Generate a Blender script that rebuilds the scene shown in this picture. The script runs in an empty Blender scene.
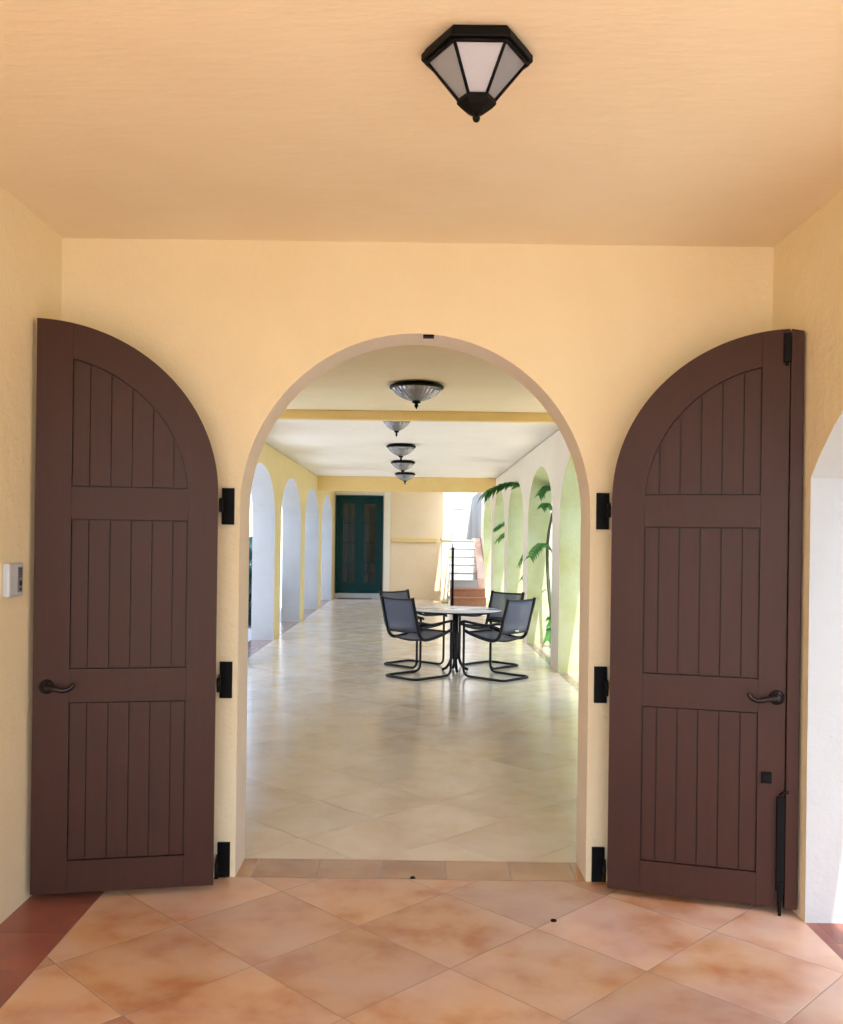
import bpy, bmesh, math, random
from mathutils import Vector, Matrix

random.seed(7)
SC = bpy.context.scene
COL = SC.collection
PI = math.pi

# ------------------------------------------------------------------ nodes / materials
class NT:
    """tiny wrapper to write node graphs"""
    def __init__(s, name):
        s.m = bpy.data.materials.new(name)
        s.m.use_nodes = True
        s.t = s.m.node_tree
        s.t.nodes.clear()
        s.out = s.t.nodes.new('ShaderNodeOutputMaterial')
    def n(s, typ, **kw):
        nd = s.t.nodes.new(typ)
        for k, v in kw.items():
            setattr(nd, k, v)
        return nd
    def link(s, a, b):
        s.t.links.new(a, b)
    def put(s, sock, v):
        if isinstance(v, bpy.types.NodeSocket):
            s.link(v, sock)
        else:
            sock.default_value = v
    def math(s, op, a, b=0.0, c=0.0):
        nd = s.n('ShaderNodeMath', operation=op)
        s.put(nd.inputs[0], a); s.put(nd.inputs[1], b); s.put(nd.inputs[2], c)
        return nd.outputs[0]
    def mix(s, f, a, b):
        nd = s.n('ShaderNodeMix', data_type='RGBA')
        s.put(nd.inputs[0], f)
        for i, v in ((6, a), (7, b)):
            if isinstance(v, bpy.types.NodeSocket): s.link(v, nd.inputs[i])
            else: nd.inputs[i].default_value = (*v, 1)
        return nd.outputs[2]
    def obj(s):
        return s.n('ShaderNodeTexCoord').outputs['Object']
    def noise(s, vec, scale, detail=4, rough=.55):
        nd = s.n('ShaderNodeTexNoise')
        nd.inputs['Scale'].default_value = scale
        nd.inputs['Detail'].default_value = detail
        nd.inputs['Roughness'].default_value = rough
        s.link(vec, nd.inputs['Vector'])
        return nd.outputs['Fac']
    def ramp(s, fac, a, b):
        nd = s.n('ShaderNodeMapRange')
        s.link(fac, nd.inputs[0])
        nd.inputs[1].default_value = a; nd.inputs[2].default_value = b
        return nd.outputs[0]
    def scalevec(s, vec, sc):
        nd = s.n('ShaderNodeMapping')
        s.link(vec, nd.inputs[0]); nd.inputs['Scale'].default_value = sc
        return nd.outputs[0]
    def principled(s, color, rough=.5, spec=.5, metal=0., bump=None, bump_d=.01, coat=0., coat_r=.1):
        p = s.n('ShaderNodeBsdfPrincipled')
        if isinstance(color, bpy.types.NodeSocket): s.link(color, p.inputs['Base Color'])
        else: p.inputs['Base Color'].default_value = (*color, 1)
        s.put(p.inputs['Roughness'], rough)
        s.put(p.inputs['Specular IOR Level'], spec)
        p.inputs['Metallic'].default_value = metal
        p.inputs['Coat Weight'].default_value = coat
        p.inputs['Coat Roughness'].default_value = coat_r
        if bump is not None:
            b = s.n('ShaderNodeBump')
            b.inputs['Strength'].default_value = 1.0
            b.inputs['Distance'].default_value = bump_d
            s.link(bump, b.inputs['Height'])
            s.link(b.outputs[0], p.inputs['Normal'])
        s.link(p.outputs[0], s.out.inputs[0])
        return p

def simple(name, color, rough=.5, spec=.5, metal=0., var=.12, scale=30, coat=0.):
    t = NT(name)
    o = t.obj()
    f = t.noise(o, scale, 3)
    c = t.mix(f, tuple(x * (1 - var) for x in color), tuple(min(1, x * (1 + var)) for x in color))
    t.principled(c, rough, spec, metal, coat=coat)
    return t.m

def stucco(name, c1, c2, bump=.004, stretch=(1, 1, 1), rough=.75):
    t = NT(name)
    o = t.obj()
    f = t.ramp(t.noise(o, 2.2, 5, .6), .35, .65)
    c = t.mix(f, c1, c2)
    v = t.scalevec(o, stretch)
    b1 = t.noise(v, 14, 5, .6)
    b2 = t.noise(v, 60, 3, .6)
    h = t.math('ADD', b1, t.math('MULTIPLY', b2, .35))
    t.principled(c, rough, .3, bump=h, bump_d=bump)
    return t.m

M = {}
M['paint'] = stucco('peach_stucco', (.85, .755, .52), (.88, .79, .56), .006)
M['ceiling_paint'] = stucco('peach_ceiling_stucco', (.85, .755, .56), (.88, .795, .60), .0022, (.35, 1.4, 1))
M['hall_ceiling'] = stucco('cream_ceiling_stucco', (.90, .86, .77), (.93, .89, .80), .004, (.35, 1.4, 1))
M['hall_dim_paint'] = stucco('dimmed_cream_stucco', (.87, .71, .36), (.90, .75, .40), .005)  # cream hall paint, yellowed in its colour for the less lit left wall
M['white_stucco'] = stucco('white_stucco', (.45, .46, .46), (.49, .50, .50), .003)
M['green_tinted_reveal'] = stucco('pale_green_reveal', (.44, .47, .22), (.50, .56, .35), .004)  # right arcade reveals tinted green in their base colour
M['hall_cream'] = stucco('cream_stucco', (.88, .82, .68), (.91, .85, .72), .004)
M['end_paint'] = stucco('apricot_stucco', (.87, .70, .46), (.90, .74, .50), .004)
M['reveal'] = stucco('pale_reveal_stucco', (.91, .85, .76), (.93, .88, .80), .003)
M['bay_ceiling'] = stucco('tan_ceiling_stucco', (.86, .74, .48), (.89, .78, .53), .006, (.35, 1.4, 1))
M['beam_paint'] = stucco('ochre_stucco', (.86, .64, .27), (.89, .68, .31), .006)
M['pink_stucco'] = stucco('rose_stucco', (.55, .36, .28), (.70, .50, .42), .012)
M['terracotta'] = simple('terracotta_tread', (.42, .20, .11), .6, .3, var=.25, scale=12)
M['iron'] = simple('black_iron', (.003, .003, .0035), .5, .14)
M['bronze'] = simple('dark_bronze', (.016, .010, .010), .32, .4, .3)
M['frame_metal'] = simple('charcoal_aluminium', (.008, .009, .012), .4, .3)
M['sling'] = simple('grey_sling_fabric', (.15, .17, .23), .8, .15, var=.15, scale=120)
M['plastic'] = simple('pale_plastic', (.54, .61, .70), .45, .5, var=.03)
M['grey_plastic'] = simple('grey_plastic', (.25, .27, .29), .5, .5, var=.05)
M['dark_button'] = simple('dark_button', (.03, .04, .07), .5, .5, var=.05)
M['green_paint'] = simple('dark_green_paint', (.001, .034, .036), .4, .2, var=.12)
M['mat'] = simple('dark_mat', (.10, .09, .10), .9, .2, var=.3, scale=80)
M['trunk'] = simple('palm_stem', (.06, .07, .035), .7, .3, var=.4, scale=25)
M['bulb'] = simple('milky_bulb', (.85, .84, .80), .3, .5, var=.02)
M['chrome'] = simple('dull_steel', (.45, .44, .42), .3, .5, 1.0, var=.05)
M['paving'] = simple('pale_paving', (.42, .40, .36), .8, .3, var=.15, scale=3)
M['white_metal'] = simple('white_enamel', (.80, .80, .80), .3, .5, var=.02)
M['tag'] = simple('white_label', (.7, .7, .68), .6, .3, var=.02)

def wood():
    t = NT('brown_stained_wood')
    o = t.obj()
    v = t.scalevec(o, (9, 9, .7))
    f = t.noise(v, 6, 6, .65)
    c = t.mix(f, (.040, .0135, .0085), (.062, .023, .0155))
    t.principled(c, .40, .24, bump=f, bump_d=.0004)
    return t.m
M['wood'] = wood()
M['dark_backing'] = simple('dark_backing_sheet', (.018, .009, .008), .7, .2)

def leaf_mat(name, c1, c2):
    t = NT(name)
    o = t.obj()
    c = t.mix(t.noise(o, 9, 3), c1, c2)
    p = t.principled(c, .45, .4)
    tr = t.n('ShaderNodeBsdfTranslucent')
    t.link(c, tr.inputs[0])
    mx = t.n('ShaderNodeMixShader'); mx.inputs[0].default_value = .3
    t.link(p.outputs[0], mx.inputs[1]); t.link(tr.outputs[0], mx.inputs[2])
    t.link(mx.outputs[0], t.out.inputs[0])
    return t.m
M['leaf'] = leaf_mat('palm_leaf', (.03, .13, .03), (.09, .26, .06))
M['shrub'] = leaf_mat('shrub_leaf', (.012, .05, .055), (.03, .11, .10))
M['grass'] = leaf_mat('lawn_green', (.14, .24, .07), (.22, .34, .11))
M['bounce_hedge'] = leaf_mat('hedge_green', (.09, .20, .05), (.18, .32, .09))

def glass(name, tint, clear, milky, gloss_r=.05, ior=1.5, milk=(.84, .87, .94), opaque=.5):
    t = NT(name)
    tr = t.n('ShaderNodeBsdfTransparent'); tr.inputs[0].default_value = (*tint, 1)
    df = t.n('ShaderNodeBsdfTranslucent'); df.inputs[0].default_value = (*milk, 1)
    d2 = t.n('ShaderNodeBsdfDiffuse'); d2.inputs[0].default_value = (*milk, 1)
    ms = t.n('ShaderNodeMixShader'); ms.inputs[0].default_value = opaque
    t.link(df.outputs[0], ms.inputs[1]); t.link(d2.outputs[0], ms.inputs[2])
    m1 = t.n('ShaderNodeMixShader'); m1.inputs[0].default_value = milky
    t.link(tr.outputs[0], m1.inputs[1]); t.link(ms.outputs[0], m1.inputs[2])
    gl = t.n('ShaderNodeBsdfGlossy'); gl.inputs['Roughness'].default_value = gloss_r
    fr = t.n('ShaderNodeFresnel'); fr.inputs[0].default_value = ior
    f = t.math('ADD', fr.outputs[0], clear)
    m2 = t.n('ShaderNodeMixShader')
    t.link(f, m2.inputs[0]); t.link(m1.outputs[0], m2.inputs[1]); t.link(gl.outputs[0], m2.inputs[2])
    t.link(m2.outputs[0], t.out.inputs[0])
    return t.m
M['lantern_glass'] = glass('seeded_lantern_glass', (.92, .94, .98), .05, .60, .12, 1.35, (.72, .82, .98))
M['bowl_glass'] = glass('ribbed_bowl_glass', (.96, .97, 1.0), .14, .36, .1, 1.5, (.90, .93, 1.0), .35)
M['table_glass'] = glass('whitened_table_glass', (.88, .89, .93), .02, .92, .12, 1.12, (.96, .95, .97), .85)  # milky white put in for the bright reflection on the tabletop
M['pane'] = glass('dark_window_glass', (.05, .06, .06), .03, .04, .03)

def tiles():
    t = NT('terracotta_floor_tiles')
    o = t.obj()
    sep = t.n('ShaderNodeSeparateXYZ'); t.link(o, sep.inputs[0])
    X, Y = sep.outputs[0], sep.outputs[1]
    T = .488
    x0 = t.math('ADD', X, .21); y0 = t.math('SUBTRACT', Y, 3.585)
    a = t.math('DIVIDE', t.math('ADD', x0, y0), T * math.sqrt(2))
    b = t.math('DIVIDE', t.math('SUBTRACT', y0, x0), T * math.sqrt(2))
    # border tiles: square, 0.29 m
    porch = t.math('LESS_THAN', Y, 4.09)
    hall = t.math('SUBTRACT', 1.0, porch)
    b1 = t.math('MULTIPLY', porch, t.math('LESS_THAN', X, -1.30))
    b2 = t.math('MULTIPLY', porch, t.math('GREATER_THAN', X, 1.56))
    b3 = t.math('MULTIPLY', hall, t.math('LESS_THAN', Y, 4.33))
    b4 = t.math('MULTIPLY', hall, t.math('LESS_THAN', X, -2.09))
    b5 = t.math('MULTIPLY', hall, t.math('GREATER_THAN', X, 1.63))
    bo = b1
    for q in (b2, b3, b4, b5):
        bo = t.math('MAXIMUM', bo, q)
    ba = t.math('DIVIDE', t.math('ADD', X, 1.59), .29)
    bb = t.math('DIVIDE', t.math('SUBTRACT', Y, 4.06), .29)
    def sel(p, q):
        return t.math('ADD', t.math('MULTIPLY', p, t.math('SUBTRACT', 1.0, bo)), t.math('MULTIPLY', q, bo))
    U, V = sel(a, ba), sel(b, bb)
    fu, fv = t.math('FRACT', U), t.math('FRACT', V)
    du = t.math('MINIMUM', fu, t.math('SUBTRACT', 1.0, fu))
    dv = t.math('MINIMUM', fv, t.math('SUBTRACT', 1.0, fv))
    d = t.math('MINIMUM', du, dv)
    # crisp line between border and field
    e = t.math('ABSOLUTE', t.math('ADD', X, 1.30))
    e = t.math('ADD', e, t.math('MULTIPLY', hall, 5.0))
    e2 = t.math('MINIMUM', t.math('ABSOLUTE', t.math('SUBTRACT', Y, 4.09)), t.math('ABSOLUTE', t.math('SUBTRACT', Y, 4.33)))
    e = t.math('MINIMUM', e, e2)
    d = t.math('MINIMUM', d, t.math('MULTIPLY', e, 2.0))
    grout = t.math('SUBTRACT', 1.0, t.ramp(d, .003, .008))
    comb = t.n('ShaderNodeCombineXYZ')
    t.link(t.math('FLOOR', U), comb.inputs[0]); t.link(t.math('FLOOR', V), comb.inputs[1]); t.link(bo, comb.inputs[2])
    wn = t.n('ShaderNodeTexWhiteNoise', noise_dimensions='3D'); t.link(comb.outputs[0], wn.inputs['Vector'])
    rnd = wn.outputs['Value']
    off = t.n('ShaderNodeVectorMath', operation='SCALE'); t.link(wn.outputs['Color'], off.inputs[0]); off.inputs['Scale'].default_value = 13.0
    add = t.n('ShaderNodeVectorMath', operation='ADD'); t.link(o, add.inputs[0]); t.link(off.outputs[0], add.inputs[1])
    n1 = t.ramp(t.noise(add.outputs[0], 3.0, 4, .55), .36, .64)
    n2 = t.ramp(t.noise(add.outputs[0], 6, 3, .5), .34, .70)
    n3 = t.ramp(t.noise(o, 1.5, 4, .55), .42, .62)
    # porch field
    p = t.mix(n1, (.47, .19, .07), (.66, .38, .18))
    p = t.mix(t.math('MULTIPLY', n2, .6), p, (.66, .46, .32))
    p = t.mix(t.math('MULTIPLY', n3, .55), p, (.62, .48, .44))
    # hall field
    h = t.mix(n1, (.68, .54, .36), (.76, .66, .53))
    h = t.mix(t.math('MULTIPLY', n2, .3), h, (.78, .71, .66))
    # the hall tiles are lighter than the porch ones
    c = t.mix(hall, p, h)
    bc = t.mix(n1, (.19, .055, .042), (.31, .105, .07))
    bc3 = t.mix(n1, (.33, .145, .05), (.47, .25, .10))
    bc = t.mix(b3, bc, bc3)
    bc5 = t.mix(n1, (.30, .20, .17), (.36, .26, .23))
    bc = t.mix(t.math('MAXIMUM', b4, b5), bc, bc5)
    c = t.mix(bo, c, bc)
    br = t.math('ADD', .93, t.math('MULTIPLY', rnd, .13))
    br = t.math('ADD', br, t.math('MULTIPLY', t.math('MULTIPLY', t.math('SUBTRACT', rnd, .5), .16), porch))
    hs = t.n('ShaderNodeHueSaturation'); t.link(c, hs.inputs['Color']); t.link(br, hs.inputs['Value'])
    gcol = t.mix(bo, (.34, .25, .20), (.40, .22, .16))
    c = t.mix(t.math('MULTIPLY', grout, .62), hs.outputs[0], gcol)
    hgt = t.math('MULTIPLY', grout, -.6)
    rough = t.math('ADD', .18, t.math('MULTIPLY', n2, .04))
    rough = t.math('ADD', rough, t.math('MULTIPLY', grout, .3))
    rough = t.math('ADD', rough, t.math('MULTIPLY', porch, .12))
    t.principled(c, rough, t.math('ADD', .45, t.math('MULTIPLY', hall, .4)), bump=hgt, bump_d=.0015)
    return t.m
M['tiles'] = tiles()

def see_through(m, f):
    nt = m.node_tree
    out = next(n for n in nt.nodes if n.type == 'OUTPUT_MATERIAL')
    src = out.inputs[0].links[0].from_socket
    tr = nt.nodes.new('ShaderNodeBsdfTransparent')
    mx = nt.nodes.new('ShaderNodeMixShader'); mx.inputs[0].default_value = f
    nt.links.new(src, mx.inputs[1]); nt.links.new(tr.outputs[0], mx.inputs[2]); nt.links.new(mx.outputs[0], out.inputs[0])
see_through(M['sling'], .28)      # open weave

# ------------------------------------------------------------------ mesh building
class MB:
    def __init__(s):
        s.v = []; s.f = []; s.mi = []; s.smooth = []
    def add(s, vs, fs, mi=0, smooth=False):
        b = len(s.v)
        s.v += [tuple(p) for p in vs]
        for f in fs:
            s.f.append(tuple(b + i for i in f)); s.mi.append(mi); s.smooth.append(smooth)
    def box(s, x0, x1, y0, y1, z0, z1, mi=0):
        vs = [(x, y, z) for x in (x0, x1) for y in (y0, y1) for z in (z0, z1)]
        s.add(vs, [(0, 1, 3, 2), (4, 6, 7, 5), (0, 4, 5, 1), (2, 3, 7, 6), (0, 2, 6, 4), (1, 5, 7, 3)], mi)
    def prism(s, pts, y0, y1, mi=0):
        """pts: (x,z) outline extruded from y0 to y1"""
        n = len(pts)
        vs = [(x, y0, z) for x, z in pts] + [(x, y1, z) for x, z in pts]
        fs = [tuple(range(n)), tuple(range(2 * n - 1, n - 1, -1))]
        fs += [(i, i + n, (i + 1) % n + n, (i + 1) % n) for i in range(n)]
        s.add(vs, fs, mi)
    def prism_z(s, pts, z0, z1, mi=0, scale_top=None):
        n = len(pts)
        vs = [(x, y, z0) for x, y in pts] + [(x, y, z1) for x, y in (scale_top or pts)]
        fs = [tuple(range(n)), tuple(range(2 * n - 1, n - 1, -1))]
        fs += [(i, i + n, (i + 1) % n + n, (i + 1) % n) for i in range(n)]
        s.add(vs, fs, mi)
    def tube(s, path, r, segs=8, mi=0, closed=False):
        P = [Vector(p) for p in path]
        n = len(P)
        rs = r if isinstance(r, (list, tuple)) else [r] * n
        prev = None; rings = []
        for i in range(n):
            if closed: d = P[(i + 1) % n] - P[i - 1]
            else: d = P[min(i + 1, n - 1)] - P[max(i - 1, 0)]
            d.normalize()
            if prev is None:
                up = Vector((0, 0, 1)) if abs(d.z) < .9 else Vector((1, 0, 0))
                u = d.cross(up).normalized()
            else:
                u = (prev - d * prev.dot(d)).normalized()
            prev = u
            w = d.cross(u)
            rings.append([P[i] + (u * math.cos(2 * PI * k / segs) + w * math.sin(2 * PI * k / segs)) * rs[i] for k in range(segs)])
        vs = [p for ring in rings for p in ring]
        fs = []
        m = n if closed else n - 1
        for i in range(m):
            j = (i + 1) % n
            for k in range(segs):
                k2 = (k + 1) % segs
                fs.append((i * segs + k, i * segs + k2, j * segs + k2, j * segs + k))
        if not closed:
            fs.append(tuple(range(segs - 1, -1, -1)))
            fs.append(tuple((n - 1) * segs + k for k in range(segs)))
        s.add(vs, fs, mi, True)
    def lathe(s, prof, segs=32, c=(0, 0, 0), mi=0, smooth=True, closed_prof=False, rot=0.):
        n = len(prof)
        vs = []
        for k in range(segs):
            a = 2 * PI * k / segs + rot
            for r, z in prof:
                vs.append((c[0] + r * math.cos(a), c[1] + r * math.sin(a), c[2] + z))
        fs = []
        for k in range(segs):
            k2 = (k + 1) % segs
            for i in range(n if closed_prof else n - 1):
                j = (i + 1) % n
                fs.append((k * n + i, k2 * n + i, k2 * n + j, k * n + j))
        s.add(vs, fs, mi, smooth)
    def build(s, name, mats, parent=None, bevel=0., weld=False, autosmooth=None):
        me = bpy.data.meshes.new(name)
        me.from_pydata(s.v, [], s.f)
        if not isinstance(mats, (list, tuple)): mats = [mats]
        for m in mats: me.materials.append(m)
        me.polygons.foreach_set('material_index', s.mi)
        me.polygons.foreach_set('use_smooth', s.smooth)
        me.update()
        bm = bmesh.new(); bm.from_mesh(me)
        if weld: bmesh.ops.remove_doubles(bm, verts=bm.verts, dist=1e-5)
        bmesh.ops.recalc_face_normals(bm, faces=bm.faces)
        bm.to_mesh(me); bm.free()
        o = bpy.data.objects.new(name, me)
        COL.objects.link(o)
        if parent: o.parent = parent
        if bevel:
            b = o.modifiers.new('Bevel', 'BEVEL'); b.width = bevel; b.segments = 2; b.limit_method = 'ANGLE'
            b.angle_limit = math.radians(40)
        return o

def spline(pts, n=6, closed=False):
    P = [Vector(p) for p in pts]
    out = []
    m = len(P)
    for i in range(m if closed else m - 1):
        if closed: a, b, c, d = P[i - 1], P[i], P[(i + 1) % m], P[(i + 2) % m]
        else: a, b, c, d = P[max(i - 1, 0)], P[i], P[i + 1], P[min(i + 2, m - 1)]
        for k in range(n):
            t = k / n
            out.append(.5 * ((2 * b) + (c - a) * t + (2 * a - 5 * b + 4 * c - d) * t * t + (3 * b - a - 3 * c + d) * t ** 3))
    if not closed: out.append(P[-1])
    return out

def round_path(pts, r=.05, n=5):
    """polyline with rounded corners"""
    P = [Vector(p) for p in pts]
    out = [P[0]]
    for i in range(1, len(P) - 1):
        a, b, c = P[i - 1], P[i], P[i + 1]
        r1 = min(r, (a - b).length * .49, (c - b).length * .49)
        p = b + (a - b).normalized() * r1; q = b + (c - b).normalized() * r1
        for k in range(n + 1):
            t = k / n
            out.append(p * (1 - t) ** 2 + b * 2 * t * (1 - t) + q * t * t)
    out.append(P[-1])
    return out

def tag(o, label=None, cat=None, group=None, kind=None):
    if label: o['label'] = label
    if cat: o['category'] = cat
    if group: o['group'] = group
    if kind: o['kind'] = kind
    return o

def empty(name, loc=(0, 0, 0), rz=0., label=None, cat=None, group=None, kind=None):
    o = bpy.data.objects.new(name, None)
    o.empty_display_size = .1
    COL.objects.link(o)
    o.location = loc; o.rotation_euler = (0, 0, rz)
    return tag(o, label, cat, group, kind)

def copy_tree(o, parent=None):
    c = o.copy(); COL.objects.link(c)
    if parent: c.parent = parent
    for ch in list(o.children): copy_tree(ch, c)
    return c

# ------------------------------------------------------------------ walls with arches
def ellipse_arc(c, a, spring, rise, n=28):
    return [(c - a * math.cos(PI * i / n), spring + rise * math.sin(PI * i / n)) for i in range(n + 1)]

def segment_arc(c, a, spring, ang, n=24):
    """segmental arch that leaves the jamb with the given slope angle"""
    R = a / math.sin(ang)
    return [(c + R * math.sin(-ang + 2 * ang * i / n), spring + R * (math.cos(-ang + 2 * ang * i / n) - math.cos(ang))) for i in range(n + 1)]

def arch_wall(name, u0, u1, top, arcs, w0, w1, axis, mats, label, front_mi=0, back_mi=0, rev_mi=1):
    """wall in the (u,z) plane from u0 to u1, w0 (seen face) to w1; arcs: openings down to the floor"""
    mb = MB()
    def P(u, w, z): return (u, w, z) if axis == 'x' else (w, u, z)
    def quad(us, w, mi): mb.add([P(u, w, z) for u, z in us], [(0, 1, 2, 3)], mi)
    cur = u0
    for arc in arcs + [None]:
        e = arc[0][0] if arc else u1
        if e > cur + 1e-6:
            for w, mi in ((w0, front_mi), (w1, back_mi)):
                # same height rows as the arch so that the strips share edges closely
                quad([(cur, 0), (e, 0), (e, top), (cur, top)], w, mi)
        if arc:
            for (ua, za), (ub, zb) in zip(arc[:-1], arc[1:]):
                for w, mi in ((w0, front_mi), (w1, back_mi)):
                    quad([(ua, za), (ub, zb), (ub, top), (ua, top)], w, mi)
                mb.add([P(ua, w0, za), P(ub, w0, zb), P(ub, w1, zb), P(ua, w1, za)], [(0, 1, 2, 3)], rev_mi, True)
            for (u, z) in (arc[0], arc[-1]):
                mb.add([P(u, w0, 0), P(u, w0, z), P(u, w1, z), P(u, w1, 0)], [(0, 1, 2, 3)], rev_mi)
            cur = arc[-1][0]
    mb.add([P(u0, w0, top), P(u1, w0, top), P(u1, w1, top), P(u0, w1, top)], [(0, 1, 2, 3)], back_mi)
    for u in (u0, u1):
        mb.add([P(u, w0, 0), P(u, w0, top), P(u, w1, top), P(u, w1, 0)], [(0, 1, 2, 3)], back_mi)
    o = mb.build(name, mats)
    return tag(o, label, 'wall', kind='structure')

ZC = 2.815      # porch ceiling
ZH = 2.80       # hall ceiling
YW0, YW1 = 4.09, 4.33
XL, XR = -1.585, 1.56          # porch walls
HL, HR, TH = -2.09, 1.63, .33  # hall walls and their thickness
FAR = 23.6

# front wall with the doorway
arch_wall('wall_front', -2.42, 1.96, ZC, [ellipse_arc(-.01, .775, 1.628, .785, 40)], YW0, YW1, 'x',
          [M['paint'], M['reveal']], 'peach stucco wall pierced by the round arched doorway')
# porch side walls
mb = MB(); mb.box(XL - .3, XL, -.9, YW0, 0, ZC)
tag(mb.build('wall_left', M['paint']), 'plain peach stucco porch wall carrying the intercom', 'wall', kind='structure')
arch_wall('wall_right', -.9, YW0, ZC, [segment_arc(2.672, 1.0, 1.766, math.radians(48))],
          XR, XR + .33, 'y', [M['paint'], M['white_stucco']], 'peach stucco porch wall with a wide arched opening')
# hall arcades
def pattern(): return [13.6 + 3.03 * k for k in range(-1, 4)]
arcs = [ellipse_arc(y - 1.215, 1.215, 1.80, .70) for y in pattern()]
arch_wall('wall_left', YW1, FAR, ZH, arcs, HL, HL - TH, 'y', [M['hall_dim_paint'], M['white_stucco']], 'arcade wall yellowed for its dimmer light with white arch reveals facing the shrubs', 0, 1)
arch_wall('wall_right', YW1, FAR, ZH, arcs, HR, HR + TH, 'y', [M['hall_cream'], M['green_tinted_reveal']], 'cream arcade wall with arches open to the palms', 0, 1)

# ceilings
mb = MB(); mb.box(XL - .3, XR + .33 + .15, -.9, YW0, ZC, ZC + .14)
tag(mb.build('ceiling', M['ceiling_paint']), 'peach stucco porch ceiling above the doors', 'ceiling', kind='structure')
mb = MB(); mb.box(HL - TH - .15, HR + TH + .15, YW0, 9.43, ZC, ZC + .16)
tag(mb.build('ceiling', M['bay_ceiling']), 'tan stucco ceiling of the first arcade bay behind the doorway', 'ceiling', kind='structure')
mb = MB(); mb.box(HL - TH - .15, HR + TH + .15, 9.43, 20.85, ZC, ZC + .16)
mb.box(HL - TH - .15, .80, 20.85, FAR, ZC, ZC + .16)
tag(mb.build('ceiling', M['hall_ceiling']), 'cream stucco ceiling over the long arcade', 'ceiling', kind='structure')
# beams
mb = MB(); mb.box(HL, HR, 9.43, 9.53, 2.72, ZC)
tag(mb.build('trim_1', M['beam_paint'], bevel=.01), 'shallow ochre ceiling beam nearest the doorway', 'beam', kind='structure')
mb = MB(); mb.box(HL, HR, 19.35, 19.70, 2.52, ZC)
tag(mb.build('trim_2', M['beam_paint'], bevel=.01), 'deep ochre ceiling beam before the stairs', 'beam', kind='structure')

# floor
mb = MB(); mb.box(-2.42, 1.96, -3.2, FAR, -.12, 0)
tag(mb.build('floor', M['tiles']), 'terracotta and cream tile floor laid on the diagonal', 'floor', kind='structure')

# far wall (behind the french doors) with string course
mb = MB()
mb.box(-2.42, .66, FAR, FAR + .3, 0, ZC)
tag(mb.build('wall_back', M['end_paint']), 'peach stucco end wall beside the green french doors', 'wall', kind='structure')
mb = MB(); mb.box(-.66, .50, FAR - .06, FAR, 1.44, 1.55)
tag(mb.build('trim_3', M['beam_paint'], bevel=.015), 'ochre ledge running across the far end wall', 'trim', kind='structure')
mb = MB()
mb.box(-.86, -.68, FAR - .05, FAR, 0, 2.72); mb.box(-2.07, -.86, FAR - .05, FAR, 2.62, 2.72)
tag(mb.build('trim_4', M['hall_cream'], bevel=.01), 'white surround at the right of the green french doors', 'trim', kind='structure')

# ------------------------------------------------------------------ green french doors
d3 = empty('door_3', (-2.07, FAR - .06, 0), 0, 'dark green glazed french doors at the far end of the arcade', 'door', kind='structure')
mb = MB(); mb.box(0, 1.20, -.12, .05, 0, .125)
mb.build('sill', M['white_stucco'], d3, bevel=.01)
mb = MB()
mb.box(0, .07, -.03, .05, .125, 2.61); mb.box(1.13, 1.20, -.03, .05, .125, 2.61); mb.box(.07, 1.13, -.03, .05, 2.54, 2.61)
mb.build('frame', M['green_paint'], d3, bevel=.006)
for (x0, x1) in ((.075, .598), (.602, 1.125)):
    mb = MB()
    st = .12
    z0, z1 = .135, 2.535
    mb.box(x0, x0 + st, -.015, .03, z0, z1); mb.box(x1 - st, x1, -.015, .03, z0, z1)
    mb.box(x0 + st, x1 - st, -.015, .03, z0, z0 + .27); mb.box(x0 + st, x1 - st, -.015, .03, z1 - .13, z1)
    gx0, gx1, gz0, gz1 = x0 + st, x1 - st, z0 + .27, z1 - .13
    lf = mb.build('leaf', M['green_paint'], d3, bevel=.004)
    mb = MB()
    xm = (gx0 + gx1) / 2
    mb.box(xm - .012, xm + .012, -.008, .018, gz0, gz1)
    for k in (1, 2, 3):
        z = gz0 + (gz1 - gz0) * k / 4
        mb.box(gx0, gx1, -.009, .019, z - .013, z + .013)
    mb.build('muntins', M['green_paint'], lf)
    mb = MB(); mb.box(gx0, gx1, .004, .010, gz0, gz1)
    mb.build('pane', M['pane'], lf)
mb = MB(); mb.box(.58, .62, -.03, -.012, .135, 2.535)
mb.build('astragal', M['green_paint'], d3, bevel=.004)
mb = MB()
mb.lathe([(.001, 0), (.022, 0), (.022, .01), (.001, .01)], 12)
kn = mb.build('knob', M['bronze'], d3); kn.rotation_euler = (PI / 2, 0, 0); kn.location = (.66, -.016, 1.05)
# dark sheet in place of the unlit room behind the panes
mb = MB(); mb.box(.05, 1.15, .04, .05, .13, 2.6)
mb.build('backing', M['dark_backing'], d3)

mb = MB(); mb.box(-.43, .43, -.16, .16, 0, .012)
o = mb.build('doormat', M['mat'], bevel=.004); o.location = (-1.55, 23.28, 0)
tag(o, 'dark doormat lying before the green french doors', 'doormat')

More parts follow.
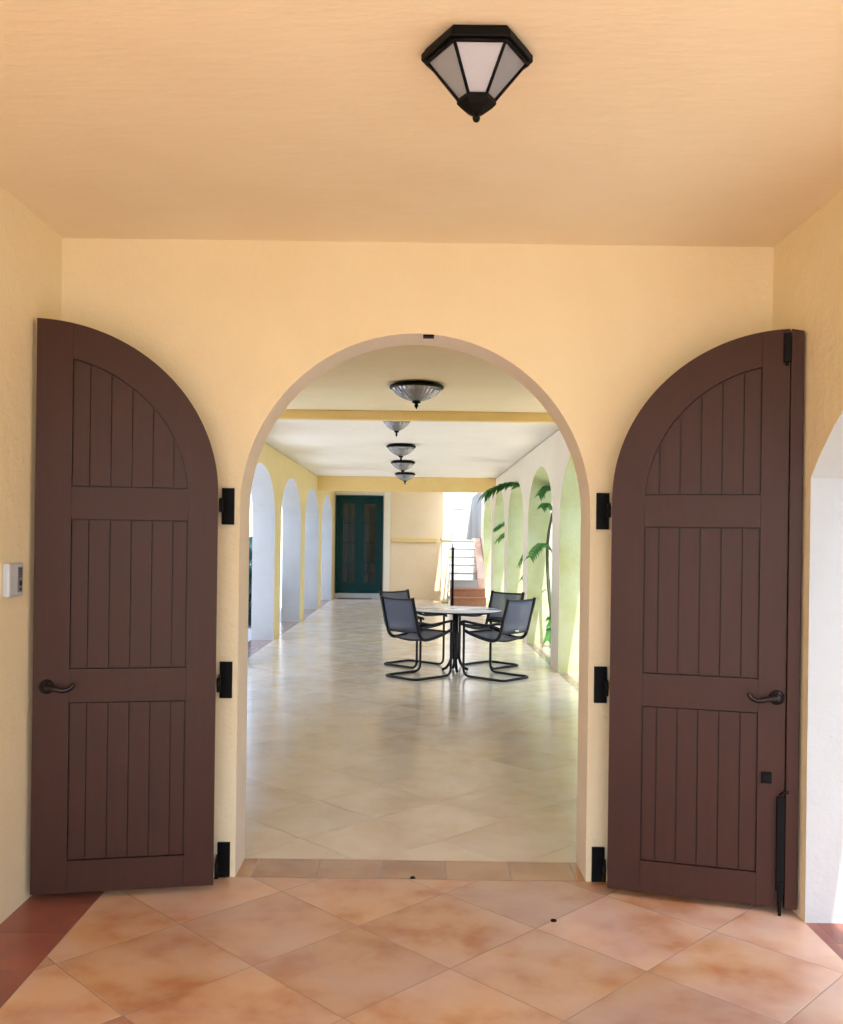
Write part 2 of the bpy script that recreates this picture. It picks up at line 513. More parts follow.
# ------------------------------------------------------------------ staircase
st = empty('staircase', (1.15, 21.3, 0), 0, 'open air stairs with white treads and terracotta bottom steps past the arcade', 'stairs')
x0, x1 = -.36, .29
for n in range(8):
    mb = MB()
    y = .28 * n
    z = .19 * (n + 1)
    xa, xb = (x0, x1 + .17) if n < 2 else (x0, x1)
    mb.box(xa, xb, y - .02, y + .32, z - .035, z)
    mb.box(xa, xb, y, y + .28, max(0, z - .19) if n else 0, z - .035)
    mb.build('step', M['terracotta'] if n < 2 else M['white_stucco'], st, bevel=.006)
mb = MB()
pts = [(.56, 0), (.56, .62), (.75, .80), (2.24, 1.56), (3.3, 1.56), (3.3, 0)]
mb.add([(x1, y, z) for y, z in pts] + [(x1 + .17, y, z) for y, z in pts],
       [tuple(range(6)), tuple(range(11, 5, -1))] + [(i, (i + 1) % 6, (i + 1) % 6 + 6, i + 6) for i in range(6)])
mb.build('side_wall', M['pink_stucco'], st, bevel=.01)
mb = MB(); mb.box(x0, x1, 2.24, 3.3, 1.40, 1.52)
mb.build('landing', M['white_stucco'], st, bevel=.006)
# wing wall on the left of the stairs
mb = MB(); mb.box(.60, .775, 22.3, 22.9, 0, 1.52)
mb.box(.575, .80, 22.27, 22.93, 1.50, 1.56)
tag(mb.build('wing_wall', M['paint'], bevel=.01), 'low peach wing wall standing left of the stair foot', 'wall')
# handrail
mb = MB()
mb.tube([(-.32, -.01, 0), (-.32, -.01, 1.30)], .030, 12)
mb.lathe([(.001, 1.30), (.036, 1.30), (.030, 1.335), (.001, 1.345)], 12, (-.32, -.01, 0))
hr = mb.build('newel_post', M['iron'], st)
mb = MB(); mb.tube([(-.32, -.01, 1.20), (-.32, 2.3, 2.62), (-.32, 2.9, 2.62)], .014, 8)
mb.build('handrail', M['grey_plastic'], hr)
for n in (2, 5, 8):
    mb = MB(); y = .28 * n - .15; z = .19 * n
    mb.tube([(-.32, y, z), (-.32, y, 1.205 + y * .614)], .008, 8)
    mb.build('baluster', M['grey_plastic'], hr)
# white walls of the stair court
mb = MB(); mb.box(HR, HR + .33, FAR, 27.5, 0, 2.8)
tag(mb.build('wall_right', M['white_stucco']), 'white sunlit wall on the right of the stair court', 'wall', kind='structure')
arch_wall('wall_back', -.2, 5.0, 5.2, [], 27.5, 27.8, 'x', [M['white_stucco'], M['white_stucco']], 'white sunlit wall rising behind the stair top')
mb = MB(); mb.box(.36, .66, FAR + .3, 27.5, 0, 4.0)
tag(mb.build('wall_left', M['white_stucco']), 'white sunlit wall on the left of the stair court', 'wall', kind='structure')
# round headed niche in the white wall above the landing
mb = MB()
pts = [(-.14, 0), (.14, 0), (.14, .8)] + [(.14 * math.cos(PI * k / 12), .8 + .14 * math.sin(PI * k / 12)) for k in range(1, 12)] + [(-.14, .8)]
mb.prism(pts, -.02, .02)
o = mb.build('window_1', M['white_metal'], bevel=.004); o.location = (1.22, 27.5, 2.45)
tag(o, 'narrow grey shuttered window in the white wall above the stairs', 'window', kind='structure')

# ------------------------------------------------------------------ ground outside
mb = MB(); mb.box(-40, -2.42, -30, 3.0, -.16, -.02); mb.box(-2.42, 1.96, -30, -3.2, -.16, -.02); mb.box(-2.42, 1.96, FAR, 60, -.16, -.02)
mb.box(1.96, 40, -30, 4.3, -.16, -.02)
M['yard'] = simple('blue_grey_paving', (.52, .54, .60), .8, .3, var=.15, scale=3)
tag(mb.build('ground', M['paving']), 'pale paved yard around the building', 'ground', kind='structure')
mb = MB(); mb.box(-40, -2.42, 3.0, 60, -.16, -.02)
tag(mb.build('ground', M['yard']), 'blue grey paving of the yard outside the left arcade', 'ground', kind='structure')
mb = MB(); mb.box(1.96, 3.7, 4.3, 27.5, -.16, -.02)  # pale strip added out of sight to bounce sun onto the hall ceiling
M['path'] = simple('cream_bounce_path', (.62, .58, .52), .8, .3, var=.12, scale=3)
tag(mb.build('path', M['path']), 'pale path added along the right arcade to bounce sun inside', 'path', kind='structure')
mb = MB(); mb.box(3.7, 40, 4.3, 27.5, -.16, -.03); mb.box(1.96, 40, 27.8, 60, -.16, -.03)
tag(mb.build('lawn', M['grass']), 'sunlit green lawn beside the arcade', 'lawn', kind='structure')

# ------------------------------------------------------------------ big doors
def door(name, hinge, ang, sg, L, strip, label, spring, rise, stile_h, stile_f, zr, ztop_panel, handle_s, handle_dir):
    """sg=+1: leaf runs to local +x from the hinge, -1: to local -x. Front faces local -y."""
    root = empty(name, (hinge[0], hinge[1], 0), ang, label, 'door', kind='structure')
    F, B, S = 0.0, .045, .018      # front face, back face, slab front
    Z0 = .03
    def X(s): return sg * s
    def outer(s): return spring + rise * math.sqrt(max(0, 1 - ((L - s) / L) ** 2))
    def inner(s):
        a, b = L - stile_h, ztop_panel - spring + .02
        return spring - .02 + b * math.sqrt(max(0, 1 - ((L - s) / a) ** 2))
    N = 36
    ss = [L * (1 - math.cos(PI / 2 * i / N)) for i in range(N + 1)]
    # slab
    mb = MB()
    pts = [(X(0), Z0), (X(L), Z0)] + [(X(s), outer(s)) for s in reversed(ss)]
    if sg < 0: pts.reverse()
    mb.prism(pts, S, B)
    # face frame
    fs = L - stile_f
    def piece(p):
        p = [(X(a), z) for a, z in p]
        if sg < 0: p.reverse()
        mb.prism(p, F, S + .0005)
    g = .0008
    piece([(0, Z0), (stile_h - g, Z0), (stile_h - g, spring - .02), (0, spring)])
    hs = [q for q in ss if q >= fs]
    piece([(fs + g, Z0), (L, Z0)] + [(s, outer(s)) for s in reversed(hs)] + [(fs + g, outer(fs + g))])
    for (za, zb) in zr:
        piece([(stile_h, za), (fs, za), (fs, zb), (stile_h, zb)])
    # arched head between hinge stile and free stile: quads between inner and outer curves
    m = 30
    oc = [(q, outer(q)) for q in [fs * (1 - math.cos(PI / 2 * i / m)) for i in range(m + 1)]]
    ic = [(q, inner(q)) for q in [stile_h + (fs - stile_h) * (1 - math.cos(PI / 2 * i / m)) for i in range(m + 1)]]
    for i in range(m):
        piece([oc[i], ic[i], ic[i + 1], oc[i + 1]])
    fr = mb.build('frame', M['wood'], root, weld=False)
    # plank panels
    zs = [(zr[0][1], zr[1][0]), (zr[1][1], zr[2][0]), (zr[2][1], None)]
    npl = 6
    for za, zb in zs:
        mb = MB()
        w = (fs - stile_h) / 5.55
        lo, hi = stile_h + .003, fs - .003
        edges = [lo, stile_h + .72 * w] + [stile_h + .72 * w + w * k for k in range(1, 5)] + [hi]
        gap = .0026
        for a, b in zip(edges[:-1], edges[1:]):
            a2, b2 = a + gap, b - gap
            k = 6
            top = [(a2 + (b2 - a2) * i / k, (zb - .006) if zb else inner(a2 + (b2 - a2) * i / k) - .007) for i in range(k + 1)]
            p = [(X(a2), za + .006), (X(b2), za + .006)] + [(X(s), max(z, za + .007)) for s, z in reversed(top)]
            if sg < 0: p.reverse()
            mb.prism(p, .006, S + .0005)
        mb.build('plank_panel', M['wood'], root)
    # astragal / meeting strip on the free edge
    if strip:
        mb = MB()
        pts = [(X(L + .003), Z0), (X(L + strip), Z0), (X(L + strip), spring + rise - .012), (X(L + .003), spring + rise - .002)]
        if sg < 0: pts.reverse()
        mb.prism(pts, -.012, .03)
        mb.build('meeting_strip', M['wood'], root, bevel=.003)
        mb = MB(); mb.box(X(L - .025), X(L + .003), -.022, -.001, spring + rise - .135, spring + rise - .02)
        mb.tube([(X(L - .011), -.012, spring + rise - .135), (X(L - .011), -.012, spring + rise - .15)], .006, 8)
        mb.build('flush_bolt', M['iron'], root, bevel=.003)
        mb = MB(); mb.box(X(L - .03), X(L + .001), -.02, -.001, .10, .48)
        mb.box(X(L - .022), X(L - .002), -.026, -.001, .06, .14)
        mb.tube([(X(L - .015), -.012, .0), (X(L - .015), -.012, .1)], .007, 8)
        mb.tube(round_path([(X(L - .02), -.022, .49), (X(L - .005), -.03, .505), (X(L + .014), -.03, .505)], .01), .006, 8)
        mb.build('floor_bolt', M['iron'], root, bevel=.003)
        mb = MB(); mb.box(X(L - .090), X(L - .050), -.010, -.001, .53, .575)
        mb.box(X(L - .082), X(L - .058), -.014, -.009, .538, .567)
        mb.build('lock_cover', M['iron'], root, bevel=.004)
    # lever handle
    h = empty('handle', (X(handle_s), 0, .88))
    h.parent = root
    mb = MB(); mb.lathe([(0, .0), (.030, 0), (.030, .006), (.025, .014), (.014, .017), (.013, .045), (0, .045)], 24)
    o = mb.build('rosette', M['bronze'], h); o.rotation_euler = (PI / 2, 0, 0)
    mb = MB()
    pth = spline([(0, -.042, 0), (handle_dir * .035, -.048, -.002), (handle_dir * .07, -.05, -.010), (handle_dir * .098, -.048, -.002), (handle_dir * .112, -.046, .016)], 5)
    nn = len(pth)
    mb.tube(pth, [.013 - .006 * i / nn for i in range(nn)], 10)
    mb.build('lever', M['bronze'], h)
    return root

ang_l = math.atan2(.134, .7185)
ang_r = math.atan2(-.19, .674)
zrails = [(.03, .161), (.815, .95), (1.569, 1.70)]
dl = door('door_1', (-.8435, 3.911), ang_l, -1, .731, 0, 'brown plank door leaf swung back against the wall with the intercom',
          1.685, .702, .122, .142, zrails, 2.245, .731 - .055, 1)
dr = door('door_2', (.8276, 3.936), ang_r, 1, .70, .052, 'brown plank door leaf with black bolts swung back beside the open arch',
          1.685, .69, .135, .105, zrails, 2.235, .70 - .034, -1)

# hinges (plates on the wall, strap to the leaf): children of their door
def hinges(root, sg, x0, x1):
    R = Matrix.Rotation(-root.rotation_euler.z, 4, 'Z')
    L = Vector(root.location)
    for za, zb in ((.004, .155), (.792, .952), (1.557, 1.718)):
        mb = MB()
        zm = (za + zb) / 2
        # plate on the wall
        mb.box(min(x0, x1), max(x0, x1), YW0 - .014, YW0 - .001, za, zb)
        xc = x0                                   # edge nearest the leaf
        # strap from plate to hinge edge of the leaf
        pts = [(xc, YW0 - .01), (L.x - sg * .004, L.y + .03)]
        w = .012
        a, b = Vector((*pts[0], 0)), Vector((*pts[1], 0))
        for p, q in ((a, b),):
            dz = .023
            n = (q - p).normalized().cross(Vector((0, 0, 1))) * .005
            vs = [p + n, p - n, q - n, q + n]
            mb.add([(v.x, v.y, zm - dz) for v in vs] + [(v.x, v.y, zm + dz) for v in vs],
                   [(0, 1, 2, 3), (4, 7, 6, 5), (0, 4, 5, 1), (1, 5, 6, 2), (2, 6, 7, 3), (3, 7, 4, 0)])
        mb.tube([(L.x - sg * .008, L.y + .022, zm - .03), (L.x - sg * .008, L.y + .022, zm + .03)], .008, 10)
        mb.v = [tuple(R @ (Vector(v) - L)) for v in mb.v]
        mb.build('hinge', M['iron'], root)
hinges(dl, -1, -.862, -.808)
hinges(dr, 1, .845, .79)

# small things on wall and floor
mb = MB(); mb.box(-.024, .024, 0, .05, -.009, 0); mb.box(-.012, .012, .012, .038, -.011, -.008)
o = mb.build('strike_plate', M['iron'], bevel=.002); o.location = (.04, YW0 + .001, 2.4105)
tag(o, 'small black strike plate at the crown of the doorway arch', 'strike plate')
for (x, y, lb) in ((.56, 3.66, 'small black bolt socket in the porch floor tiles'), (.0, 4.105, 'tiny black bolt socket in the brick tile threshold')):
    mb = MB(); mb.lathe([(0, .0), (.012, 0), (.012, .004), (.007, .006), (.006, .003), (0, .003)], 16)
    o = mb.build('bolt_socket', M['iron']); o.location = (x, y, 0)
    tag(o, lb, 'bolt socket')

# intercom on the left porch wall
ic = empty('intercom', (XL, 3.60, 1.325), 0, 'white plastic intercom on the porch wall left of the door', 'intercom')
mb = MB(); mb.box(0, .030, -.066, .066, -.066, .066)
mb.build('housing', M['plastic'], ic, bevel=.008)
mb = MB(); mb.box(.029, .033, .004, .046, -.05, .05)
mb.build('face_panel', M['grey_plastic'], ic, bevel=.002)
mb = MB()
for k in range(6): mb.box(.030, .0345, .010, .040, .012 + .006 * k, .015 + .006 * k)
mb.build('speaker_grille', M['dark_button'], ic)
for (y, z, r) in ((.025, -.014, .011), (.025, -.038, .006)):
    mb = MB(); mb.lathe([(0, 0), (r, 0), (r * .9, .004), (0, .005)], 16)
    b = mb.build('button', M['dark_button'], ic); b.rotation_euler = (0, PI / 2, 0); b.location = (.033, y, z)

# ------------------------------------------------------------------ porch lantern
la = empty('ceiling_lantern', (.144, 2.475, ZC), 0, 'black hexagonal lantern with glass panes on the porch ceiling', 'ceiling lamp')
def hexa(r, off=0.): return [(r * math.cos(PI / 3 * k + off), r * math.sin(PI / 3 * k + off)) for k in range(6)]
mb = MB()
mb.prism_z(hexa(.145), -.014, 0, scale_top=hexa(.138))
mb.prism_z(hexa(.150), -.034, -.014)
mb.build('mounting_plate', M['iron'], la, bevel=.003)
mb = MB(); mb.prism_z(hexa(.118), -.037, -.0335)
mb.build('reflector', M['white_metal'], la)
mb = MB()
R0, Z0, R1, Z1 = .136, -.034, .048, -.138
for k in range(6):
    a = hexa(R0)[k]; b = hexa(R1)[k]
    mb.tube([(a[0], a[1], Z0 + .002), (b[0], b[1], Z1)], .0048, 6)
ri = [(x, y, Z0 - .004) for x, y in hexa(R0)]
mb.tube(ri, .006, 6, closed=True)
mb.build('cage', M['iron'], la)
for k in range(6):
    mb = MB()
    p, q = hexa(R0 - .004)[k], hexa(R0 - .004)[(k + 1) % 6]
    r, s = hexa(R1 - .003)[(k + 1) % 6], hexa(R1 - .003)[k]
    vs = [(*p, Z0 - .002), (*q, Z0 - .002), (*r, Z1), (*s, Z1)]
    c = Vector(((p[0] + q[0]) / 2, (p[1] + q[1]) / 2, 0)).normalized() * -.003
    mb.add(vs + [(v[0] + c.x, v[1] + c.y, v[2]) for v in vs], [(0, 1, 2, 3), (7, 6, 5, 4), (0, 4, 5, 1), (1, 5, 6, 2), (2, 6, 7, 3), (3, 7, 4, 0)])
    mb.build('glass_pane', M['lantern_glass'], la)
mb = MB()
mb.lathe([(.001, -.134), (.053, -.136), (.053, -.148), (.040, -.160), (.018, -.174), (.007, -.177), (.011, -.184), (.008, -.193), (.001, -.196)], 6, smooth=False)
mb.build('bottom_cap', M['iron'], la, bevel=.001)
for sx in (-.045, .045):
    mb = MB()
    mb.lathe([(.001, -.036), (.016, -.036), (.016, -.052), (.013, -.054), (.001, -.054)], 14, (sx, .0, 0), 0)
    mb.lathe([(.001, -.054), (.010, -.056), (.019, -.070), (.021, -.080), (.015, -.094), (.001, -.099)], 16, (sx, .0, 0), 1)
    mb.build('bulb', [M['grey_plastic'], M['bulb']], la)

# ------------------------------------------------------------------ bowl ceiling lights
def bowl_light(loc, label):
    root = empty('ceiling_light', loc, 0, label, 'ceiling lamp', 'bowl lights along the arcade ceiling')
    mb = MB()
    mb.lathe([(.001, 0), (.150, 0), (.172, -.008), (.202, -.022), (.205, -.040), (.192, -.050), (.180, -.044), (.172, -.030)], 40)
    mb.build('rim', M['iron'], root)
    mb = MB(); mb.lathe([(.001, -.020), (.176, -.024), (.176, -.029), (.001, -.027)], 40)
    mb.build('reflector', M['white_metal'], root)
    mb = MB()
    segs, prof = 64, [(.185, -.046), (.172, -.072), (.142, -.103), (.098, -.135), (.050, -.156), (.012, -.164)]
    vs = []
    for k in range(segs):
        a = 2 * PI * k / segs
        w = 1 + (.018 if k % 2 else -.012)
        for r, z in prof: vs.append((r * w * math.cos(a), r * w * math.sin(a), z))
    n = len(prof)
    fs = [(k * n + i, (k + 1) % segs * n + i, (k + 1) % segs * n + i + 1, k * n + i + 1) for k in range(segs) for i in range(n - 1)]
    mb.add(vs, fs)
    mb.build('glass_bowl', M['bowl_glass'], root)
    mb = MB()
    mb.lathe([(.001, -.156), (.020, -.160), (.034, -.166), (.034, -.174), (.014, -.184), (.010, -.192), (.016, -.200), (.014, -.214), (.006, -.222), (.005, -.232), (.001, -.236)], 20)
    mb.build('finial', M['iron'], root)
    mb = MB()
    mb.tube([(0, 0, -.028), (0, 0, -.160)], .008, 8)
    mb.lathe([(.001, -.05), (.05, -.05), (.055, -.075), (.03, -.085), (.001, -.085)], 16)
    mb.build('stem', M['iron'], root)
    for s_ in (-1, 1):
        mb = MB()
        mb.lathe([(.001, -.06), (.014, -.06), (.026, -.08), (.028, -.095), (.018, -.112), (.001, -.118)], 14, (s_ * .075, 0, 0))
        mb.build('bulb', M['bulb'], root)
    return root
bowl = bowl_light((-.02, 7.8, ZC), 'largest bowl glass ceiling light, between the doorway arch and the nearer ochre beam')
rows = [(-.235, 9.95, 'first bowl light half hidden just past the nearer ochre beam'),
        (-.235, 12.75, 'second bowl light past the nearer ochre beam'),
        (-.25, 15.4, 'third bowl light past the nearer ochre beam'),
        (-.25, 18.1, 'farthest bowl light just before the deep ochre beam')]
for x, y, lb in rows:
    c = copy_tree(bowl); c.location = (x, y, ZC); c['label'] = lb
    if y < 10.5: c.scale = (.76, .76, .90)
bowl.scale = (1.12, 1.12, .90)   # the near light is a size larger

# ------------------------------------------------------------------ table
TC = (.455, 10.62)
tb = empty('patio_table', (*TC, 0), 0, 'round glass topped patio table on a dark pedestal between four chairs', 'table')
mb = MB(); mb.lathe([(.0005, .702), (.518, .702), (.521, .705), (.518, .709), (.0005, .709)], 64)
mb.build('tabletop', M['table_glass'], tb)
mb = MB(); mb.lathe([(.512, .692), (.522, .692), (.526, .699), (.5225, .7055), (.520, .702), (.512, .701)], 64, closed_prof=True)
mb.build('rim', M['frame_metal'], tb)
mb = MB(); mb.tube([(0, 0, .14), (0, 0, .68)], .034, 16)
mb.lathe([(.001, .66), (.10, .66), (.11, .685), (.001, .685)], 20)
mb.build('column', M['frame_metal'], tb)
mb = MB()
for k in range(4):
    a = PI / 4 + PI / 2 * k
    mb.tube([(0, 0, .675), (.505 * math.cos(a), .505 * math.sin(a), .690)], .010, 8)
mb.build('brace', M['frame_metal'], tb)
for k in range(4):
    a = PI / 2 * k + .12
    mb = MB()
    mb.tube(spline([(.028 * math.cos(a), .028 * math.sin(a), .45), (.034 * math.cos(a), .034 * math.sin(a), .25), (.055 * math.cos(a), .055 * math.sin(a), .12), (.10 * math.cos(a), .10 * math.sin(a), .045), (.15 * math.cos(a), .15 * math.sin(a), .018)], 6), .017, 10)
    mb.build('leg', M['frame_metal'], tb)

# ------------------------------------------------------------------ chairs (face local +y)
def chair(label):
    root = empty('patio_chair', (0, 0, 0), 0, label, 'chair', 'sling patio chairs around the glass table')
    W = .24
    side = [(-.345, .885), (-.325, .80), (-.285, .66), (-.255, .54), (-.225, .47), (-.165, .432), (-.05, .436), (.12, .472), (.245, .512)]
    mb = MB()
    for s in (-1, 1):
        mb.tube(spline([(s * W, y, z) for y, z in side], 4), .019, 8)
    mb.tube(spline([(-W, -.165, .435), (0, -.16, .41), (W, -.165, .435)], 5), .010, 8)
    mb.tube([(-W, .20, .497), (W, .20, .497)], .010, 8)
    mb.build('side_frame', M['frame_metal'], root)
    # sled base with front uprights
    mb = MB()
    pth = round_path([(-W, .255, .60), (-W, .255, .014), (-W, -.30, .014), (W, -.30, .014), (W, .255, .014), (W, .255, .60)], .085, 6)
    mb.tube(pth, .0135, 8)
    mb.build('sled_base', M['frame_metal'], root)
    for s in (-1, 1):
        mb = MB()
        pth = spline([(s * W, .30, .595), (s * W, .255, .612), (s * W, .12, .60), (s * W, -.06, .588), (s * W, -.20, .612), (s * W, -.268, .61)], 4)
        mb.tube(pth, .014, 8)
        mb.build('armrest', M['frame_metal'], root)
    # slings: curved sheets
    def sheet(prof, sag):
        mb = MB()
        cols = 9
        vs = []
        for y, z, ny, nz in prof:
            for c in range(cols):
                t = c / (cols - 1) * 2 - 1
                sg_ = sag * (1 - t * t)
                vs.append(((W - .006) * t, y + ny * sg_, z + nz * sg_))
        m = len(vs)
        vs += [(x, y + .003 * pn[2], z + .003 * pn[3]) for (x, y, z), pn in zip(vs, [p for p in prof for _ in range(cols)])]
        n = len(prof)
        fs = []
        for i in range(n - 1):
            for c in range(cols - 1):
                a = i * cols + c
                fs.append((a, a + 1, a + 1 + cols, a + cols)); fs.append((m + a, m + a + cols, m + a + 1 + cols, m + a + 1))
        for i in range(n - 1):
            for c in (0, cols - 1):
                a = i * cols + c
                fs.append((a, a + cols, m + a + cols, m + a))
        for i in (0, n - 1):
            for c in range(cols - 1):
                a = i * cols + c
                fs.append((a, a + 1, m + a + 1, m + a))
        mb.add(vs, fs, 0, True)
        return mb
    back = [(-.332, .862, -.97, -.25), (-.318, .79, -.97, -.25), (-.288, .67, -.96, -.28), (-.262, .57, -.95, -.3), (-.250, .515, -.95, -.3)]
    bk = sheet(back, .018).build('back_sling', M['sling'], root)
    seat = [(-.185, .442, .3, -.95), (-.10, .434, .1, -1), (.0, .444, 0, -1), (.12, .472, 0, -1), (.235, .509, 0, -1)]
    sheet(seat, .022).build('seat_sling', M['sling'], root)
    mb = MB(); mb.tube(spline([(-W, -.335, .868), (0, -.352, .86), (W, -.335, .868)], 5), .010, 8)
    mb.build('back_rail', M['frame_metal'], root)
    mb = MB(); mb.tube(spline([(-W, -.252, .512), (0, -.272, .508), (W, -.252, .512)], 5), .009, 8)
    mb.build('lower_rail', M['frame_metal'], root)
    return root

CH = chair('patio chair with its back to the doorway, nearest left of the glass table')
def place(o, dx, dy, turn):
    o.location = (TC[0] + dx, TC[1] + dy, 0)
    o.rotation_euler = (0, 0, math.atan2(-dy, -dx) - PI / 2 + turn)
place(CH, -.415, -.43, -.03)
for dx, dy, tn, lb in ((.425, -.43, .05, 'patio chair nearest right of the glass table, white tag on its back'),
                       (-.47, .45, .03, 'patio chair behind the nearest left one, towards the french doors'),
                       (.42, .45, -.03, 'patio chair behind the tagged one, nearest the stairs and arcade wall')):
    c = copy_tree(CH); place(c, dx, dy, tn); c['label'] = lb
    if 'tag' in lb:
        mb = MB(); mb.box(-.03, .03, -.0025, .0025, 0, .018)
        o = mb.build('care_tag', M['tag'], c); o.location = (0, -.292, .522); o['label'] = 'white care tag'
        o.rotation_euler = (-.28, 0, 0)

# ------------------------------------------------------------------ palms outside the right arcade
def frond_mesh(mb, p0, p1, p2, lw=.30, pairs=22, droop=.35, start=.12):
    p0, p1, p2 = Vector(p0), Vector(p1), Vector(p2)
    B = lambda t: p0 * (1 - t) ** 2 + p1 * 2 * t * (1 - t) + p2 * t * t
    D = lambda t: ((p1 - p0) * 2 * (1 - t) + (p2 - p1) * 2 * t).normalized()
    n = 14
    mb.tube([B(i / n) for i in range(n + 1)], [.009 * (1 - .8 * i / n) + .001 for i in range(n + 1)], 6)
    for k in range(pairs):
        t = start + (1 - start) * (k + .5) / pairs
        b, d = B(t), D(t)
        sd = d.cross(Vector((0, 0, 1))).normalized()
        ln = lw * math.sin(PI * min(1, .18 + .80 * (1 - t * .8))) * random.uniform(.85, 1.1)
        for s in (-1, 1):
            di = (d * .75 + sd * s * .75 + Vector((0, 0, -droop * random.uniform(.6, 1.3)))).normalized()
            e = b + di * ln
            m = b + di * ln * .5 + Vector((0, 0, .12 * ln))
            e.z -= .15 * ln
            wv = d * .034 * (1 + .3 * random.random())
            mb.add([b - wv * .5, b + wv * .5, m + wv, e, m - wv], [(0, 1, 2, 3, 4)], 0)

def palm(base, label, stems, fronds):
    root = empty('palm', base, 0, label, 'palm', 'palms outside the right arcade')
    B = Vector(base)
    for pth, r in stems:
        mb = MB()
        pp = spline([Vector(p) - B for p in pth], 5)
        mb.tube(pp, [r * (1 - .35 * i / len(pp)) * (1 + .12 * (i % 2)) for i in range(len(pp))], 8)
        mb.build('stem', M['trunk'], root)
    for p0, p1, p2, lw, pr in fronds:
        mb = MB()
        frond_mesh(mb, Vector(p0) - B, Vector(p1) - B, Vector(p2) - B, lw, pr)
        mb.build('frond', M['leaf'], root)
    return root

palm((2.06, 13.25, -.03), 'slender palm leaning into the arch second from the doorway',
     [([(2.06, 13.25, -.03), (1.95, 13.3, .45), (1.895, 13.35, 1.0), (1.90, 13.38, 1.6), (2.03, 13.4, 2.2)], .026),
      ([(2.10, 13.20, -.03), (2.16, 13.1, .6), (2.2, 13.0, 1.4), (2.25, 12.9, 2.1)], .026)],
     [((1.97, 13.35, 1.30), (1.78, 13.1, 1.66), (1.55, 12.7, 1.28), .16, 16),
      ((2.05, 13.4, 2.1), (1.9, 13.2, 2.45), (1.70, 13.0, 2.15), .16, 14),
      ((1.98, 13.38, 1.9), (1.85, 13.2, 2.15), (1.74, 13.0, 1.98), .14, 12),
      ((2.06, 13.3, .0), (1.95, 13.2, .45), (1.86, 13.05, .10), .14, 12),
      ((2.06, 13.3, .0), (1.98, 13.25, .6), (1.90, 13.15, .30), .13, 12),
      ((2.25, 12.9, 2.1), (2.6, 12.5, 2.7), (3.1, 12.2, 2.2), .30, 20),
      ((2.05, 13.4, 2.2), (2.6, 13.5, 2.9), (3.2, 13.6, 2.4), .25, 20)])
palm((2.25, 15.6, -.03), 'palm sending a long frond through the third arch under the deep beam',
     [([(2.25, 15.6, -.03), (2.22, 15.55, .9), (2.15, 15.5, 1.7), (2.10, 15.4, 2.3)], .032)],
     [((2.10, 15.4, 2.25), (1.60, 15.3, 2.66), (1.14, 15.15, 2.30), .36, 20),
      ((2.12, 15.45, 1.7), (1.95, 15.6, 1.65), (1.74, 15.75, 1.10), .14, 14),
      ((2.12, 15.45, 1.3), (1.95, 15.6, 1.25), (1.80, 15.8, .85), .12, 12),
      ((2.10, 15.4, 2.3), (2.6, 15.8, 2.9), (3.2, 16.1, 2.3), .30, 22),
      ((2.10, 15.4, 2.3), (2.5, 15.2, 2.9), (3.1, 15.0, 2.4), .25, 22)])
palm((2.2, 18.5, -.03), 'small palm poking two fronds through the fourth arch',
     [([(2.2, 18.5, -.03), (2.18, 18.5, .8), (2.12, 18.5, 1.6)], .028)],
     [((2.12, 18.5, 1.6), (1.95, 18.6, 2.05), (1.60, 18.7, 1.78), .20, 16),
      ((2.12, 18.5, 1.6), (1.9, 18.6, 1.85), (1.66, 18.75, 1.55), .18, 14),
      ((2.12, 18.5, 1.6), (2.5, 18.2, 2.3), (2.9, 17.8, 1.9), .28, 20)])

# leafy bodies: many small leaves on a lumpy volume
def leafy(mb, c, rx, ry, rz, n, size, zmin=0.):
    c = Vector(c)
    for _ in range(n):
        while True:
            v = Vector((random.gauss(0, 1), random.gauss(0, 1), random.gauss(0, 1)))
            if v.length > .05: break
        v.normalize()
        r = random.uniform(.7, 1.05)
        p = c + Vector((v.x * rx * r, v.y * ry * r, v.z * rz * r))
        if p.z < zmin: p.z = zmin + random.random() * .1
        d = (v + Vector((random.uniform(-.8, .8), random.uniform(-.8, .8), random.uniform(-.3, .8)))).normalized()
        q = d.orthogonal().normalized()
        q = Matrix.Rotation(random.uniform(0, PI), 3, d) @ q
        s = size * random.uniform(.6, 1.3)
        mb.add([p, p + d * s * .5 + q * s * .28, p + d * s, p + d * s * .5 - q * s * .28], [(0, 1, 2, 3)], 0)

shr = [((-2.95, 15.9), .42, .62, 'low dark shrub nearest outside the left arcade'),
       ((-3.45, 18.2), .55, .85, 'taller blue green shrub behind the low one outside the left arcade'),
       ((-4.0, 21.0), .6, .95, 'farthest blue green shrub outside the left arcade')]
for (x, y), r, h, lb in shr:
    root = empty('shrub', (x, y, -.02), 0, lb, 'shrub', 'shrubs outside the left arcade')
    mb = MB(); leafy(mb, (0, 0, h * .8), r, r, h * .75, 900, .16, .06)
    mb.build('foliage', M['shrub'], root)
    mb = MB()
    for k in range(4):
        a = k * 1.7
        mb.tube([(0.03 * math.cos(a), .03 * math.sin(a), 0), (.2 * r * math.cos(a), .2 * r * math.sin(a), h * .8)], .016, 6)
    mb.build('stem', M['trunk'], root)
mb = MB(); mb.box(-9.0, -3.2, 29.0, 29.3, -.1, 3.4); mb.box(-7.0, -6.7, 4.0, 29.0, -.1, 3.2)  # long side wall is added out of view to shade the left jambs
tag(mb.build('wall_outside_and_blocker', M['white_stucco']), 'pale wall across the yard beyond the left shrubs, plus an unseen side wall added to block sky', 'wall', kind='structure')
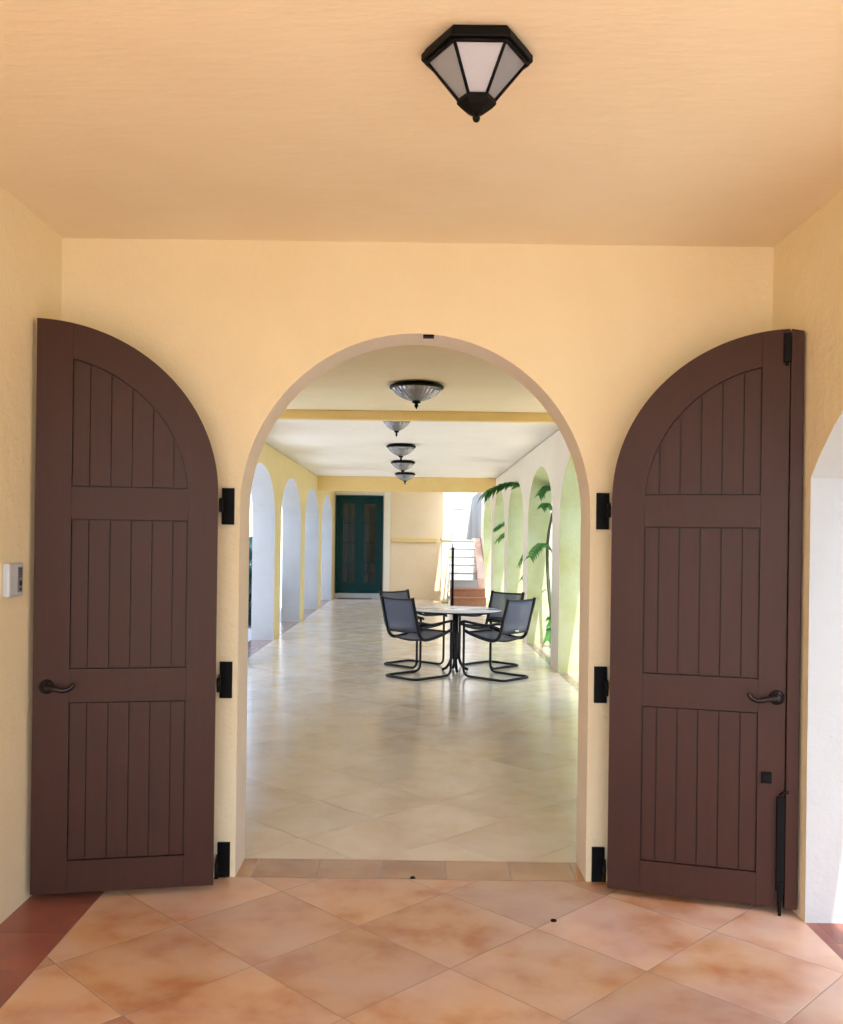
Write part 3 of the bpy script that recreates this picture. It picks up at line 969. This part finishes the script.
# hedge added out of view to bounce green and cut sky light
mb = MB()
for k in range(31):
    leafy(mb, (5.4 + random.uniform(-.1, .1), -1.0 + .85 * k, 1.6), .8, .85, 1.7, 360, .30, .0)
h = mb.build('bounce_hedge', M['bounce_hedge'])
tag(h, 'sunlit green hedge added out of view to green and dim the arch sides', 'bounce_hedge', kind='stuff')

# ------------------------------------------------------------------ light
w = bpy.data.worlds.new('World'); SC.world = w
w.use_nodes = True
nt = w.node_tree
nt.nodes.clear()
out = nt.nodes.new('ShaderNodeOutputWorld')
bg = nt.nodes.new('ShaderNodeBackground')
sky = nt.nodes.new('ShaderNodeTexSky')
sky.sky_type = 'NISHITA'
sky.sun_disc = False
sky.sun_elevation = math.radians(60)
sky.sun_rotation = math.radians(165)
sky.air_density = 1.0; sky.dust_density = 2.0; sky.ozone_density = 1.0
bg.inputs[1].default_value = .35
nt.links.new(sky.outputs[0], bg.inputs[0]); nt.links.new(bg.outputs[0], out.inputs[0])

sd = bpy.data.lights.new('sun', 'SUN'); sd.energy = 5.0; sd.angle = math.radians(.6); sd.color = (1, .95, .86)
so = bpy.data.objects.new('sun', sd); COL.objects.link(so)
dirv = Vector((-.13, .5, -1)).normalized()
so.rotation_euler = dirv.to_track_quat('-Z', 'Y').to_euler()
so.location = (3, -8, 14)

# ------------------------------------------------------------------ camera
cam = bpy.data.cameras.new('camera')
co = bpy.data.objects.new('camera', cam); COL.objects.link(co)
FPX = 925.0
cam.sensor_fit = 'HORIZONTAL'; cam.sensor_width = 36
cam.lens = FPX / 843 * 36
cam.shift_x = 4.5 / 843; cam.shift_y = 28 / 843
co.location = (0, 0, 1.5)
co.rotation_euler = (PI / 2, -.013, 0)
cam.clip_start = .05; cam.clip_end = 300
SC.camera = co

SC.cycles.max_bounces = 14
SC.cycles.diffuse_bounces = 8
SC.cycles.glossy_bounces = 5
SC.cycles.transparent_max_bounces = 16
SC.cycles.sample_clamp_indirect = 6
SC.cycles.use_denoising = True
SC.view_settings.view_transform = 'Standard'
SC.view_settings.look = 'None'
SC.view_settings.gamma = 1
SC.view_settings.use_curve_mapping = False
SC.view_settings.exposure = 1.15
